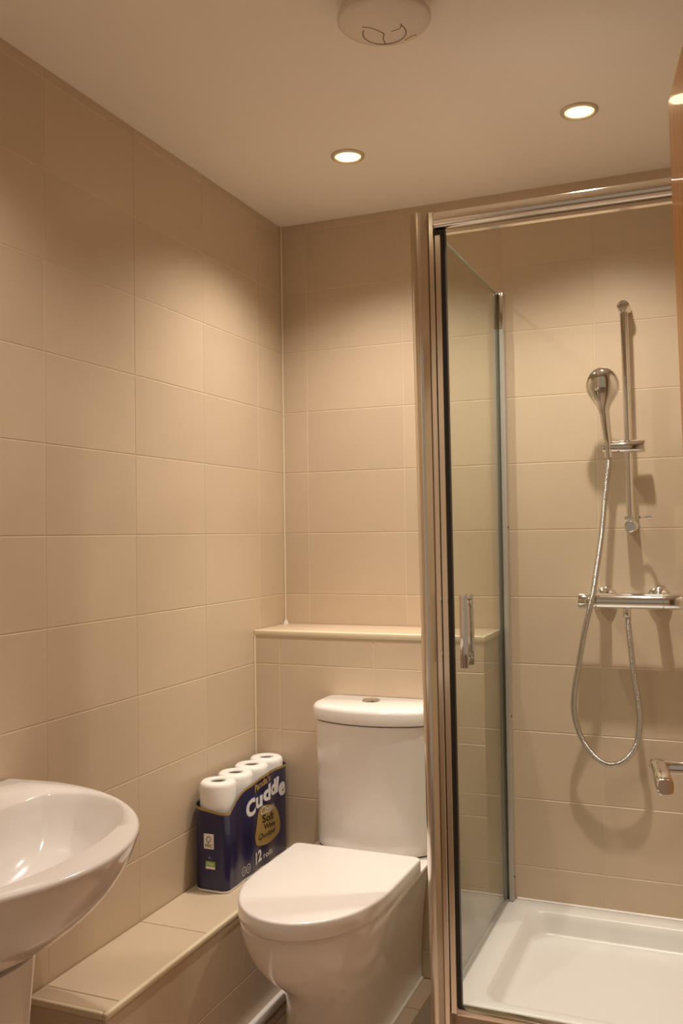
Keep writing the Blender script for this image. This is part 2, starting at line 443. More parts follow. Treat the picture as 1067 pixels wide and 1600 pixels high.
# cistern
def cis_ring(e, z, yo=0.0, n=22):
    hw = 0.180 - e; pts = []
    yback = DUCT_Y - 0.003
    for i in range(n + 1):
        f = -1 + 2 * i / n
        x = hw * math.sin(f * PI / 2)
        k = x / hw
        yy = 2.375 + e + 0.055 * k * k + 0.035 * abs(k) ** 14
        pts.append((TX + 0.011 + x, yy, z))
    for f in (1, 0.9, 0.3, -0.3, -0.9, -1): pts.append((TX + 0.011 + hw * f, yback - (0.012 if abs(f) == 1 else 0), z))
    return pts
bm = nb()
loft(bm, [cis_ring(e, z) for e, z in ((0.0065, 0.3955), (0.005, 0.3985), (0.005, 0.43), (0.004, 0.58), (0.003, 0.744))])
obj('cistern', bm, m_ceramic, toi, True, 50)
bm = nb(); loft(bm, [cis_ring(0.0065, z) for z in (0.3915, 0.396)])
obj('joint', bm, m_shadowgap, toi)
bm = nb(); loft(bm, [cis_ring(0.007, z) for z in (0.7435, 0.7475)])
obj('lid_joint', bm, m_shadowgap, toi)
bm = nb()
loft(bm, [cis_ring(e, z) for e, z in ((0.002, 0.747), (-0.003, 0.750), (-0.004, 0.778), (-0.001, 0.786), (0.006, 0.791), (0.015, 0.793))])
lidc = obj('cistern_lid', bm, m_ceramic, toi, True, 50)
fb = obj('flush_button', lathe(nb(), (-0.948, 2.502, 0.792), Z, [(0.026, 0), (0.026, 0.003), (0.024, 0.006), (0.0185, 0.0065), (0.0185, 0.004), (0.0172, 0.004), (0.0168, 0.0068), (0.012, 0.0078), (0.001, 0.008)]), m_chrome, lidc, True, 35)
# sealant line at the floor
bm = nb()
ring = d_ring(0.124, 0.120, 2.035, yb, 0.003, arc=0.16, cxo=-0.010)
tube(bm, ring[:33] , 0.004, 6)
tube(bm, [ring[0], (ring[0][0], 2.3, 0.003), (TX + 0.110, yb, 0.003)], 0.004, 6)
tube(bm, [ring[32], (ring[32][0], 2.3, 0.003), (TX - 0.130, yb, 0.003)], 0.004, 6)
obj('sealant_bead', bm, m_plastic, toi, True)

# ------------------------------------------------------------------ shower tray
tp = thing('tray_plinth', 'low tiled plinth under the white shower tray', 'plinth', (-0.24, 2.44, 0))
obj('core', bx(TRAY_X0 + 0.008, XR - 0.001, TRAY_Y0 + 0.008, YB - 0.001, 0, TRAY_Z - 0.062), m_grout, tp)
tiles(tp, (0, TRAY_Y0 + 0.0065, 0), (X, Z, nY), cuts(TRAY_X0 + 0.002, XR, -0.343, 0.333), [0, TRAY_Z - 0.014], m_floor)
tiles(tp, (TRAY_X0 + 0.0065, 0, 0), (Y, Z, nX), [TRAY_Y0 + 0.003, 2.35, DUCT_Y - 0.002], [0, TRAY_Z - 0.014], m_tile)
tr = thing('shower_tray', 'white acrylic shower tray with raised rim inside the glass enclosure', 'shower tray', (-0.24, 2.44, TRAY_Z - 0.04))
def rrect(x0, x1, y0, y1, r, z, n=8):
    pts = []
    for cx, cy, a0 in ((x1 - r, y1 - r, 0), (x0 + r, y1 - r, PI / 2), (x0 + r, y0 + r, PI), (x1 - r, y0 + r, 1.5 * PI)):
        for i in range(n + 1):
            a = a0 + PI / 2 * i / n
            pts.append((cx + r * math.cos(a), cy + r * math.sin(a), z))
    return pts
bm = nb()
x0, x1, y0, y1 = TRAY_X0, XR - 0.002, TRAY_Y0, YB - 0.002
R_ = []
for e, r, z in ((0.010, 0.008, TRAY_Z - 0.061), (0.010, 0.008, TRAY_Z - 0.0135), (0, 0.008, TRAY_Z - 0.013), (0, 0.008, TRAY_Z - 0.005), (0.004, 0.012, TRAY_Z)):
    R_.append(rrect(x0 + e, x1 - e, y0 + e, y1 - e, r, z))
for e, r, z in ((0.078, 0.05, TRAY_Z), (0.082, 0.05, TRAY_Z - 0.003), (0.090, 0.055, TRAY_Z - 0.02), (0.099, 0.058, TRAY_Z - 0.05), (0.104, 0.058, TRAY_Z - 0.057), (0.114, 0.056, TRAY_Z - 0.060)):
    R_.append(rrect(x0 + e - 0.006, x1 - e + 0.03, y0 + e - 0.045, y1 - e + 0.018, r, z))
loft(bm, R_)
obj('basin', bm, m_tray, tr, True, 50)
bm = nb(); lathe(bm, (-0.05, 2.30, TRAY_Z - 0.0605), Z, [(0.045, 0), (0.045, 0.003), (0.036, 0.007), (0.005, 0.009)])
obj('waste', bm, m_chrome, tr, True)
bm = nb(); tube(bm, [(TRAY_X0 + 0.03, YB - 0.002, TRAY_Z + 0.001), (XR, YB - 0.002, TRAY_Z + 0.001)], 0.0045, 6)
obj('sealant_bead', bm, m_plastic, tr, True)

# ------------------------------------------------------------------ shower enclosure
en = thing('shower_enclosure', 'silver framed glass shower enclosure with corner post, side panel and door', 'shower enclosure', (-0.638, 2.11, 0.05))
YE = 2.11
def extr(bm, prof, z0, z1):
    return loft(bm, [[(x, y, z0) for x, y in prof], [(x, y, z1) for x, y in prof]])
# corner post: rounded nose + two flat profiles
nose = []
for i in range(17):
    a = math.radians(75 + 215 * i / 16)
    nose.append((-0.6545 + 0.0235 * math.cos(a), YE - 0.0085 + 0.0235 * math.sin(a)))
nose += [(-0.634, YE - 0.018), (-0.634, YE + 0.0145)]
bm = nb(); extr(bm, nose, 0.04, 2.026)
post = obj('corner_post', bm, m_alu, en, True, 30)
bm = nb()
extr(bm, [(-0.634, YE + 0.0145), (-0.634, YE - 0.012), (-0.631, YE - 0.0155), (-0.6215, YE - 0.0155), (-0.620, YE - 0.013), (-0.620, YE + 0.0145)], 0.04, 2.026)
obj('fixed_profile', bm, m_alu, en, True, 30)
bm = nb()
extr(bm, [(-0.620, YE + 0.0145), (-0.620, YE - 0.006), (-0.618, YE - 0.011), (-0.606, YE - 0.011), (-0.604, YE - 0.008), (-0.604, YE + 0.0145)], 0.163, 1.975)
obj('door_profile', bm, m_alu, en, True, 30)
bm = nb(); box(bm, -0.604, -0.5945, YE - 0.009, YE + 0.006, 0.165, 1.975, 0.001, 1)
obj('door_seal', bm, m_dark, en)['label'] = 'black rubber magnetic door seal'
bm = nb(); box(bm, -0.6195, -0.594, YE - 0.014, YE + 0.004, 1.972, 1.984, 0.001, 1)
obj('seal_cap', bm, m_dark, en)
def lean(o, taper=0.0):                 # the post stands a little out of plumb, as in the photograph
    for v in o.data.vertices:
        wz = v.co.z + org(o).z; t_ = (2.0 - wz) / 1.9
        wx = v.co.x + org(o).x
        wx = -0.634 + (wx + 0.634) * (1 - taper * t_) if wx < -0.634 else wx
        v.co.x = wx + 0.0105 * t_ - org(o).x
lean(post, 0.28)
for o in list(en.children):
    if o is not post: lean(o)
# top rail: bulging front
pr = []
for i in range(13):
    a = math.radians(-90 + 180 * i / 12)
    pr.append((YE - 0.004 - 0.022 * math.cos(a), 2.006 + 0.021 * math.sin(a)))
pr += [(YE + 0.026, 2.027), (YE + 0.026, 1.985)]
bm = nb()
loft(bm, [[(x, y, z) for y, z in pr] for x in (-0.618, XR - 0.001)])
obj('top_rail', bm, m_alu, en, True, 30)
bm = nb(); box(bm, -0.604, XR - 0.001, YE - 0.006, YE + 0.012, 1.976, 1.985, 0.001, 1)
obj('rail_lip', bm, m_alu, en)
# door glass, bottom rail, handles
bm = nb(); box(bm, -0.5945, XR - 0.03, YE - 0.003, YE + 0.003, 0.178, 1.98)
dg = obj('door_glass', bm, m_glassd, en)
bm = nb(); box(bm, -0.596, XR - 0.001, YE - 0.014, YE + 0.012, 0.1605, 0.177, 0.003, 2)
obj('bottom_rail', bm, m_alu, en, True)
for sgn, nm in ((-1, 'outside'), (1, 'inside')):
    bm = nb()
    ya, yb2 = (YE - 0.034, YE - 0.022) if sgn < 0 else (YE + 0.022, YE + 0.034)
    box(bm, -0.573, -0.555, ya, yb2, 0.960, 1.127, 0.002, 2)
    h = obj('handle', bm, m_chrome, dg, True); lean(h)
    for zz in (0.978, 1.109):
        obj('handle_mount', lathe(nb(), (-0.564, YE + sgn * 0.003, zz), (0, sgn, 0), [(0.008, 0), (0.008, 0.02)], 16), m_chrome, dg, True)
        lean(dg.children[-1])
# side glass panel, its edge and its wall channel
bm = nb(); box(bm, -0.6245, -0.6185, YE + 0.015, YB - 0.012, TRAY_Z + 0.002, 1.985)
sg = obj('side_glass', bm, m_glass, en)
bm = nb(); box(bm, -0.6247, -0.6183, YE + 0.022, YB - 0.034, 1.985, 1.9862)
obj('glass_edge', bm, m_edge, sg)
bm = nb(); box(bm, -0.627, -0.616, YE + 0.024, YB - 0.034, TRAY_Z + 0.0005, TRAY_Z + 0.006)
obj('bottom_seal', bm, m_alug, sg)
bm = nb()
box(bm, -0.616, -0.603, YB - 0.034, YB + 0.0002, TRAY_Z + 0.001, 1.882, 0.0015, 1)
box(bm, -0.6315, -0.6275, YB - 0.034, YB + 0.0002, TRAY_Z + 0.001, 1.882, 0.0015, 1)
box(bm, -0.6275, -0.616, YB - 0.012, YB + 0.0002, TRAY_Z + 0.001, 1.882)
ch = obj('wall_channel', bm, m_alug, en, True)
bm = nb()
box(bm, -0.6155, -0.6035, YB - 0.0335, YB + 0.0002, 1.883, 1.993, 0.003, 3)
box(bm, -0.6275, -0.6165, YB - 0.0335, YB + 0.0002, 1.987, 1.993, 0.001, 1)
box(bm, -0.6315, -0.6275, YB - 0.0335, YB + 0.0002, 1.883, 1.993, 0.001, 1)
obj('channel_cap', bm, m_chrome, en, True)
for zz in (1.285, 0.72, 0.245):
    bm = nb(); lathe(bm, (-0.603, YB - 0.016, zz), X, [(0.004, 0), (0.0035, 0.0015), (0.001, 0.002)], 12)
    obj('screw', bm, m_dark, ch, True)

# ------------------------------------------------------------------ shower riser rail, hand shower, hose, valve
YW = YB
rr = thing('shower_rail', 'chrome riser rail on the shower wall holding the hand shower', 'shower rail', (-0.25, YW - 0.05, 1.28))
xb0, xb1 = -0.2455, -0.2535
yb_ = YW - 0.052
bm = nb(); tube(bm, [(xb0, yb_, 1.272), (xb1, yb_, 1.912)], 0.0112, 20)
obj('bar', bm, m_chrome, rr, True)
for x_, z_ in ((xb0, 1.282), (xb1, 1.905)):
    bm = nb(); lathe(bm, (x_, YW - 0.001, z_), nY, [(0.0178, 0), (0.0178, 0.063), (0.0165, 0.067), (0.0135, 0.069), (0.0125, 0.065), (0.004, 0.064)], 24)
    obj('wall_bracket', bm, m_chrome, rr, True, 35)
bm = nb()
lathe(bm, (-0.316, yb_ - 0.012, 1.507), X, [(0.0155, 0), (0.0168, 0.001), (0.0168, 0.041), (0.0155, 0.042), (0.0155, 0.044), (0.0182, 0.046), (0.0182, 0.112), (0.017, 0.114)], 28)
sl = obj('slider', bm, m_chrome, rr, True, 35)
bm = nb()                                   # gel hook: flat ring with a pointed tail
rc = Vector((-0.222, yb_ - 0.028, 1.3035))
rin = circ(rc, Z, 0.015, 20, X); rout = circ(rc, Z, 0.022, 20, X)
loft(bm, [[p + Vector((0, 0, d)) for p in q] for q, d in ((rin, 0), (rout, 0), (rout, 0.006), (rin, 0.006), (rin, 0))], False, False)
box(bm, -0.262, -0.236, yb_ - 0.024, yb_ + 0.012, 1.300, 1.309, 0.002, 1)
box(bm, -0.204, -0.186, yb_ - 0.034, yb_ - 0.028, 1.3035, 1.3095, 0.001, 1)
obj('gel_hook', bm, m_chrome, rr, True, 35)

# hand shower
hs = thing('hand_shower', 'chrome hand shower with round head, resting in the rail slider', 'hand shower', (-0.306, 2.70, 1.50))
hx = -0.301
path = spline([(hx, yb_ - 0.016, 1.478), (hx - 0.001, yb_ - 0.020, 1.52), (hx - 0.004, yb_ - 0.036, 1.57), (hx - 0.006, yb_ - 0.052, 1.61)], 16)
bm = nb(); tube(bm, path, [0.0112 + 0.0030 * i / 15 for i in range(16)], 20)
obj('handle', bm, m_chrome, hs, True)
hc = Vector((hx - 0.007, yb_ - 0.080, 1.690))
# pear-shaped back of the head: a lofted shell along the head's up direction, flattened towards the spray face
up = Vector((0, -0.30, 0.95)).normalized(); fw = Vector((0, -0.95, -0.30)).normalized(); sd = Vector((1, 0, 0))
rings = []
neck = Vector((hx - 0.006, yb_ - 0.046, 1.605))
for s, hw, th in ((0.0, 0.0142, 0.0142), (0.016, 0.0185, 0.016), (0.030, 0.027, 0.019), (0.045, 0.037, 0.022), (0.062, 0.0445, 0.025), (0.080, 0.0465, 0.026),
                  (0.098, 0.041, 0.024), (0.112, 0.032, 0.020), (0.121, 0.021, 0.014), (0.1255, 0.010, 0.007)):
    c = neck + up * s + fw * 0.010
    rings.append([c + sd * (hw * math.cos(2 * PI * i / 28)) + fw * (th * math.sin(2 * PI * i / 28)) for i in range(28)])
bm = nb(); loft(bm, rings)
obj('head', bm, m_chrome, hs, True, 60)
bm = nb(); cface = neck + up * 0.078 - fw * 0.013
lathe(bm, cface, -fw, [(0.034, -0.01), (0.033, 0.0015), (0.030, 0.003), (0.002, 0.0045)], 28)
obj('spray_face', bm, m_alug, hs, True)

# valve
va = thing('shower_valve', 'chrome thermostatic bar valve on the shower wall', 'shower valve', (-0.25, YW - 0.05, 1.07))
yv, zv = YW - 0.088, 1.0735
va_s = 0.989
bm = nb(); lathe(bm, (-0.339, yv, zv), X, [(0.0205, 0), (0.0218, 0.001), (0.0218, 0.177), (0.0205, 0.178)], 32)
obj('body', bm, m_chrome, va, True, 35)
for xa, d in ((-0.3395, -1), (-0.1615, 1)):
    bm = nb(); lathe(bm, (xa, yv, zv), (d, 0, 0), [(0.019, 0), (0.0205, 0.0015), (0.0222, 0.003), (0.0222, 0.0465), (0.0205, 0.0495), (0.003, 0.05)], 32)
    obj('control_knob', bm, m_chrome, va, True, 35)
for xa in (-0.325, -0.178):
    bm = nb(); lathe(bm, (xa, YW - 0.001, zv + 0.004), nY, [(0.0335, 0), (0.0335, 0.004), (0.031, 0.012), (0.024, 0.019), (0.016, 0.023), (0.014, 0.08)], 32)
    obj('wall_flange', bm, m_chrome, va, True, 50)
bm = nb(); lathe(bm, (-0.258, yv, zv - 0.0195), nZ, [(0.010, 0), (0.010, 0.006), (0.0115, 0.007), (0.0115, 0.021), (0.0095, 0.024)], 20)
obj('hose_outlet', bm, m_chrome, va, True, 35)

# hose (spiral-wound: ribs are real)
hm = [(-0.259, 0.088, -0.236), (-0.257, 0.088, -0.28), (-0.247, 0.083, -0.397), (-0.2365, 0.076, -0.475), (-0.233, 0.070, -0.535), (-0.244, 0.064, -0.602), (-0.276, 0.060, -0.647),
      (-0.315, 0.058, -0.662), (-0.352, 0.059, -0.647), (-0.388, 0.062, -0.602), (-0.411, 0.068, -0.535), (-0.412, 0.075, -0.47), (-0.397, 0.088, -0.380), (-0.378, 0.104, -0.28),
      (-0.3575, 0.121, -0.198), (-0.342, 0.112, -0.11), (-0.3265, 0.098, -0.01), (-0.3135, 0.082, 0.11), (-0.304, 0.070, 0.18), (-0.301, 0.068, 0.214)]
hp = []
for hx_, off_, hz_ in hm:                      # loop drawn in a plane 55 mm off the wall, then given its own distance
    k_ = (YW - off_) / (YW - 0.055)
    hp.append((hx_ * k_, YW - off_, 1.27 + hz_ * k_))
N = 900
pts = spline(hp, N)
rad = [0.0076 + (0.0008 if (i % 3) != 0 else -0.0012) for i in range(N)]
bm = nb(); tube(bm, pts, rad, 9)
ho = obj('shower_hose', bm, m_hose, None, True, 75, origin=(-0.30, YW - 0.05, 0.61))
ho['label'] = 'ribbed steel shower hose looping below the bar valve'; ho['category'] = 'hose'

# ------------------------------------------------------------------ toilet roll pack
PX0, PX1, PY0, PY1, PZ0, PZ1 = -1.3445, -1.2375, 2.172, 2.560, BOX_Z + 0.0015, 0.609
pk = thing('toilet_roll_pack', 'navy blue wrapped pack of white toilet rolls in the corner on the tiled boxing', 'toilet rolls', (-1.291, 2.366, PZ0))
ycs = [2.2235, 2.3195, 2.4155, 2.5105]; rr_ = 0.0495; xc_ = (PX0 + PX1) / 2
for yc in ycs:
    bm = nb()
    lathe(bm, (xc_, yc, PZ0 + 0.002), Z, [(0.046, 0), (rr_, 0.004), (rr_, 0.270), (rr_ - 0.002, 0.277), (rr_ - 0.007, 0.2815), (0.024, 0.2825), (0.0215, 0.281), (0.021, 0.262)], 32, True, False)
    ro = obj('toilet_roll', bm, m_paper, pk, True, 60)
    bm = nb(); lathe(bm, (xc_, yc, PZ0 + 0.25), Z, [(0.0212, 0.029), (0.0205, 0.029), (0.0205, 0.0)], 24, False, True)
    obj('core', bm, m_core, ro, True)
def pack_outline(off=0.0, n=10):
    """hull of four rolls, faintly lobed, counter-clockwise from the near-left"""
    pts = []
    hx_ = 0.0535 + off
    k = 1.0
    def side(y): return hx_ - 0.0028 * (0.5 - 0.5 * math.cos(2 * PI * (y - ycs[0]) / 0.0957))
    ya, yz = PY0 - off, PY1 + off
    rc_ = 0.036
    for i in range(n + 1):               # near end: from left side round to right side
        a = PI + PI / 2 * i / n
        pts.append((xc_ - hx_ + rc_ + rc_ * math.cos(a), ya + rc_ + rc_ * math.sin(a)))
    rr2 = 0.020
    for i in range(n + 1):
        a = 1.5 * PI + PI / 2 * i / n
        pts.append((xc_ + hx_ - rr2 + rr2 * math.cos(a), ya + rr2 + rr2 * math.sin(a)))
    m_ = 28
    for i in range(1, m_):
        y = ya + rr2 + (yz - rc_ - ya - rr2) * i / m_
        pts.append((xc_ + side(y), y))
    for i in range(n + 1):
        a = PI / 2 * i / n
        pts.append((xc_ + hx_ - rc_ + rc_ * math.cos(a), yz - rc_ + rc_ * math.sin(a)))
    for i in range(n + 1):
        a = PI / 2 + PI / 2 * i / n
        pts.append((xc_ - hx_ + rc_ + rc_ * math.cos(a), yz - rc_ + rc_ * math.sin(a)))
    for i in range(1, 12):
        y = yz - rc_ - (yz - 2 * rc_ - ya) * i / 12
        pts.append((xc_ - side(y), y))
    return pts
GOLD = [(2.172, 0.536), (2.192, 0.533), (2.21, 0.545), (2.225, 0.558), (2.255, 0.568), (2.285, 0.574), (2.364, 0.581), (2.43, 0.587), (2.508, 0.584), (2.57, 0.583)]
def edge_z(x, y):
    if x < xc_ + 0.043 and y < PY0 + 0.05:           # near end: edge falls gently to the right corner
        return 0.548 - 0.015 * (x - PX0) / (PX1 - PX0)
    for (a, za), (b, zb) in zip(GOLD[:-1], GOLD[1:]):
        if a <= y <= b: return za + (zb - za) * (y - a) / (b - a)
    return GOLD[0][1]
def wrap(off, zf0, zf1, taper=None):
    ol = pack_outline(off)
    rings = []
    K = 8
    for k in range(K + 1):
        f = k / K
        r = []
        for x, y in ol:
            z0, z1 = zf0(x, y), zf1(x, y)
            z = z0 + (z1 - z0) * f
            r.append((x, y, z))
        rings.append(r)
    return rings
bm = nb(); loft(bm, wrap(0.0, lambda x, y: PZ0 + 0.004, edge_z), True, False)
film = obj('blue_film', bm, m_film, pk, True, 70)
bm = nb(); loft(bm, wrap(0.0006, lambda x, y: edge_z(x, y) - 0.0065, lambda x, y: edge_z(x, y) + 0.0005), False, False)
obj('gold_band', bm, m_gold, film, True, 70)
bm = nb(); loft(bm, wrap(0.0004, lambda x, y: PZ0, lambda x, y: PZ0 + 0.0055), True, False)
obj('bottom_edge', bm, m_white, film, True, 70)
bm = nb()
loft(bm, wrap(-0.0002, edge_z, lambda x, y: 0.600)[::4] , False, False)
obj('clear_film', bm, m_clear, pk, True, 70)

HX = 0.0535
def surf_x(y): return xc_ + HX - 0.0028 * (0.5 - 0.5 * math.cos(2 * PI * (y - ycs[0]) / 0.0957))
def text_mesh(s, bold=0.0, shear=0.0):
    cu = bpy.data.curves.new('t', 'FONT'); cu.body = s; cu.size = 1.0; cu.offset = bold; cu.shear = shear; cu.resolution_u = 3
    cu.fill_mode = 'FRONT'
    to = bpy.data.objects.new('t', cu); COL.objects.link(to)
    bpy.context.view_layer.update()
    me = bpy.data.meshes.new_from_object(to.evaluated_get(bpy.context.evaluated_depsgraph_get()))
    bpy.data.objects.remove(to); bpy.data.curves.remove(cu)
    bm = nb(); bm.from_mesh(me); bpy.data.meshes.remove(me)
    xs = [v.co.x for v in bm.verts]; ys = [v.co.y for v in bm.verts]
    return bm, min(xs), max(xs), min(ys), max(ys)
def print_side(s, y0, z0, wid, hei, m, bold=0.0, slope=0.0, eps=0.0010, name='lettering', shear=0.0, rot=0.0):
    """lettering on the long side facing the room; y runs left to right there"""
    bm, ax, bx_, ay, by = text_mesh(s, bold, shear)
    for v in bm.verts:
        u = (v.co.x - ax) / (bx_ - ax); q = (v.co.y - ay) / (by - ay)
        du_, dv_ = (u - 0.5) * wid, (q - 0.5) * hei
        c_, s_ = math.cos(rot), math.sin(rot)
        du_, dv_ = du_ * c_ - dv_ * s_, du_ * s_ + dv_ * c_
        y = y0 + wid / 2 + du_; z = z0 + hei / 2 + dv_ + slope * (y - y0)
        v.co = (0, y, z)
    lo = min(v.co.y for v in bm.verts); hi = max(v.co.y for v in bm.verts)
    y = lo + 0.008
    while y < hi:
        bmesh.ops.bisect_plane(bm, geom=bm.verts[:] + bm.edges[:] + bm.faces[:], plane_co=(0, y, 0), plane_no=(0, 1, 0)); y += 0.008
    for v in bm.verts: v.co.x = surf_x(v.co.y) + eps
    return obj(name, bm, m, film)
def outline_side(pts, m, eps, name):
    bm = nb()
    lo = min(p[0] for p in pts); hi = max(p[0] for p in pts)
    bm.faces.new([bm.verts.new((0, y, z)) for y, z in pts])
    y = lo + 0.006
    while y < hi:
        bmesh.ops.bisect_plane(bm, geom=bm.verts[:] + bm.edges[:] + bm.faces[:], plane_co=(0, y, 0), plane_no=(0, 1, 0)); y += 0.006
    for v in bm.verts: v.co.x = surf_x(v.co.y) + eps
    return obj(name, bm, m, film)
# gold patch behind the small words
bp = [(2.332, 0.425), (2.345, 0.455), (2.360, 0.490), (2.385, 0.498), (2.43, 0.490), (2.47, 0.470), (2.49, 0.43), (2.485, 0.395), (2.44, 0.385), (2.39, 0.386), (2.345, 0.398)]
bp = [(p.x, p.y) for p in spline([(a, b, 0) for a, b in bp] + [(bp[0][0], bp[0][1], 0)], 40)[:-1]]
outline_side(bp, m_gold, 0.0008, 'gold_patch')
def cud(s, y, z, w_, h_, r=0.0):
    print_side(s, y - 0.002, z - 0.0025, w_ + 0.004, h_ + 0.005, m_lblue, 0.05, 0, 0.0010, rot=r)
    print_side(s, y, z, w_, h_, m_white, 0.045, 0, 0.0016, rot=r)
cud('C', 2.284, 0.489, 0.052, 0.048, 0.10)
cud('u', 2.340, 0.499, 0.042, 0.032, 0.0)
cud('d', 2.386, 0.507, 0.044, 0.046, -0.06)
cud('d', 2.433, 0.512, 0.036, 0.044, 0.0)
cud('l', 2.470, 0.513, 0.013, 0.045, -0.15)
cud('e', 2.484, 0.497, 0.042, 0.040, 0.05)
print_side("Panda's", 2.333, 0.549, 0.095, 0.022, m_gold, 0.03, 0.10, 0.0016, rot=0.03)
print_side('Classic', 2.372, 0.475, 0.085, 0.022, m_white, 0.0, -0.05, 0.0016, shear=0.3)
print_side('Soft', 2.380, 0.450, 0.072, 0.023, m_ink, 0.02, -0.08, 0.0016)
print_side('White', 2.388, 0.429, 0.074, 0.016, m_ink, 0.015, -0.08, 0.0016)
print_side('Quilted', 2.356, 0.406, 0.108, 0.018, m_ink, 0.01, -0.05, 0.0016, shear=0.3)
print_side('12', 2.334, 0.347, 0.040, 0.033, m_white, 0.035, 0.05, 0.0014)
print_side('rolls', 2.384, 0.349, 0.055, 0.016, m_white, 0.01, 0.0, 0.0014)
# small picture of two loose rolls in outline near the foot
bm = nb()
for yc in (2.268, 2.292):
    c = Vector((0, yc, 0.352))
    for r0, r1 in ((0.0105, 0.0122), (0.0035, 0.0046)):
        ra = [(surf_x(yc) + 0.0018, yc + r0 * math.cos(2 * PI * i / 24), 0.352 + r0 * math.sin(2 * PI * i / 24)) for i in range(24)]
        rb = [(surf_x(yc) + 0.0018, yc + r1 * math.cos(2 * PI * i / 24), 0.352 + r1 * math.sin(2 * PI * i / 24)) for i in range(24)]
        loft(bm, [ra, rb], False, False)
obj('roll_symbol', bm, m_white, film)
# two small labels on the near end
def end_plate(x0, x1, z0, z1, m, name, eps): return obj(name, bx(x0, x1, PY0 - eps, PY0 - eps + 0.0006, z0, z1), m, film)
end_plate(-1.306, -1.276, 0.437, 0.477, m_white, 'certification_label', 0.0008)
bm = nb()                                          # tree with a check-mark stroke
cxl, czl = -1.291, 0.463
def stroke(bm, pts, wd, yy):
    for (a, b), (c, d) in zip(pts[:-1], pts[1:]):
        dx, dz = c - a, d - b; L = math.hypot(dx, dz); nx_, nz_ = -dz / L * wd, dx / L * wd
        bm.faces.new([bm.verts.new((p, yy, q)) for p, q in ((a + nx_, b + nz_), (a - nx_, b - nz_), (c - nx_, d - nz_), (c + nx_, d + nz_))])
yy = PY0 - 0.0012
stroke(bm, [(cxl + 0.0065 * math.cos(t), czl + 0.0065 * math.sin(t)) for t in [math.radians(-60 + 25 * i) for i in range(12)]], 0.0009, yy)
stroke(bm, [(cxl - 0.0085, czl - 0.002), (cxl - 0.003, czl - 0.010), (cxl + 0.001, czl - 0.010), (cxl + 0.001, czl - 0.004)], 0.0009, yy - 0.0001)
obj('tree_mark', bm, m_ink, film)
def print_end(s, x0, z0, wid, hei, m, bold=0.0, eps=0.0013, name='lettering'):
    bm, ax, b_, ay, by = text_mesh(s, bold)
    for v in bm.verts:
        v.co = (x0 + (v.co.x - ax) / (b_ - ax) * wid, PY0 - eps, z0 + (v.co.y - ay) / (by - ay) * hei)
    return obj(name, bm, m, film)
print_end('FSC', -1.3015, 0.4415, 0.021, 0.008, m_ink, 0.02)
end_plate(-1.3015, -1.272, 0.384, 0.405, m_green, 'recycling_label', 0.0008)
end_plate(-1.3005, -1.273, 0.3845, 0.391, m_white, 'recycling_strip', 0.0012)
bm = nb()
stroke(bm, [(-1.297, 0.394), (-1.293, 0.402), (-1.289, 0.394), (-1.285, 0.402), (-1.281, 0.394), (-1.277, 0.401)], 0.0009, PY0 - 0.0013)
obj('leaf_mark', bm, m_white, film)
bm = nb(); bm.faces.new([bm.verts.new((-1.289 + a, PY0 - 0.001, 0.413 + b)) for a, b in ((-0.005, 0), (0, -0.004), (0.005, 0), (0, 0.008))])
obj('drop_mark', bm, m_lblue, film)

# ------------------------------------------------------------------ ceiling: downlights and fan
def downlight(x, y, label, strong=True):
    t = thing('downlight', label, 'ceiling light', (x, y, ZC), 'round downlights in the ceiling')
    bm = nb(); lathe(bm, (x, y, ZC + 0.0005), nZ, [(0.046, 0), (0.046, 0.003), (0.044, 0.006), (0.038, 0.007), (0.0355, 0.005), (0.0345, 0.001)], 36, False, False)
    obj('bezel', bm, m_bezel, t, True, 50)
    bm = nb(); lathe(bm, (x, y, ZC - 0.002), nZ, [(0.036, 0.0), (0.034, 0.0015), (0.0275, 0.002)], 36, True, False)
    obj('reflector', bm, m_refl, t, True)
    bm = nb(); lathe(bm, (x, y, ZC - 0.002), nZ, [(0.0275, 0.001), (0.026, 0.0032), (0.014, 0.0045), (0.001, 0.005)], 30, True, True)
    obj('lamp', bm, m_lamp, t, True)
    for nm, pw, deg in (('spill', SPILL_W if strong else SPILL2_W, 133), ('beam', BEAM_W if strong else BEAM2_W, 54)):
        l = bpy.data.lights.new(nm, 'SPOT'); l.energy = pw; l.color = LAMP_COL
        l.spot_size = math.radians(deg); l.spot_blend = 1.0; l.shadow_soft_size = 0.022
        lo = bpy.data.objects.new(nm, l); COL.objects.link(lo); lo.parent = t; lo.location = (0, 0, -0.035)
    return t
downlight(-0.930, 2.336, 'lit round downlight in the ceiling above the toilet, left of the two in view')
downlight(-0.309, 2.318, 'lit round downlight in the ceiling above the shower tray, right of the two in view')
downlight(-0.930, 1.215, 'added lit round downlight in the ceiling above the wash basin, out of view, nearest the doorway', False)  # lamp out of view, added to light the near side of the room

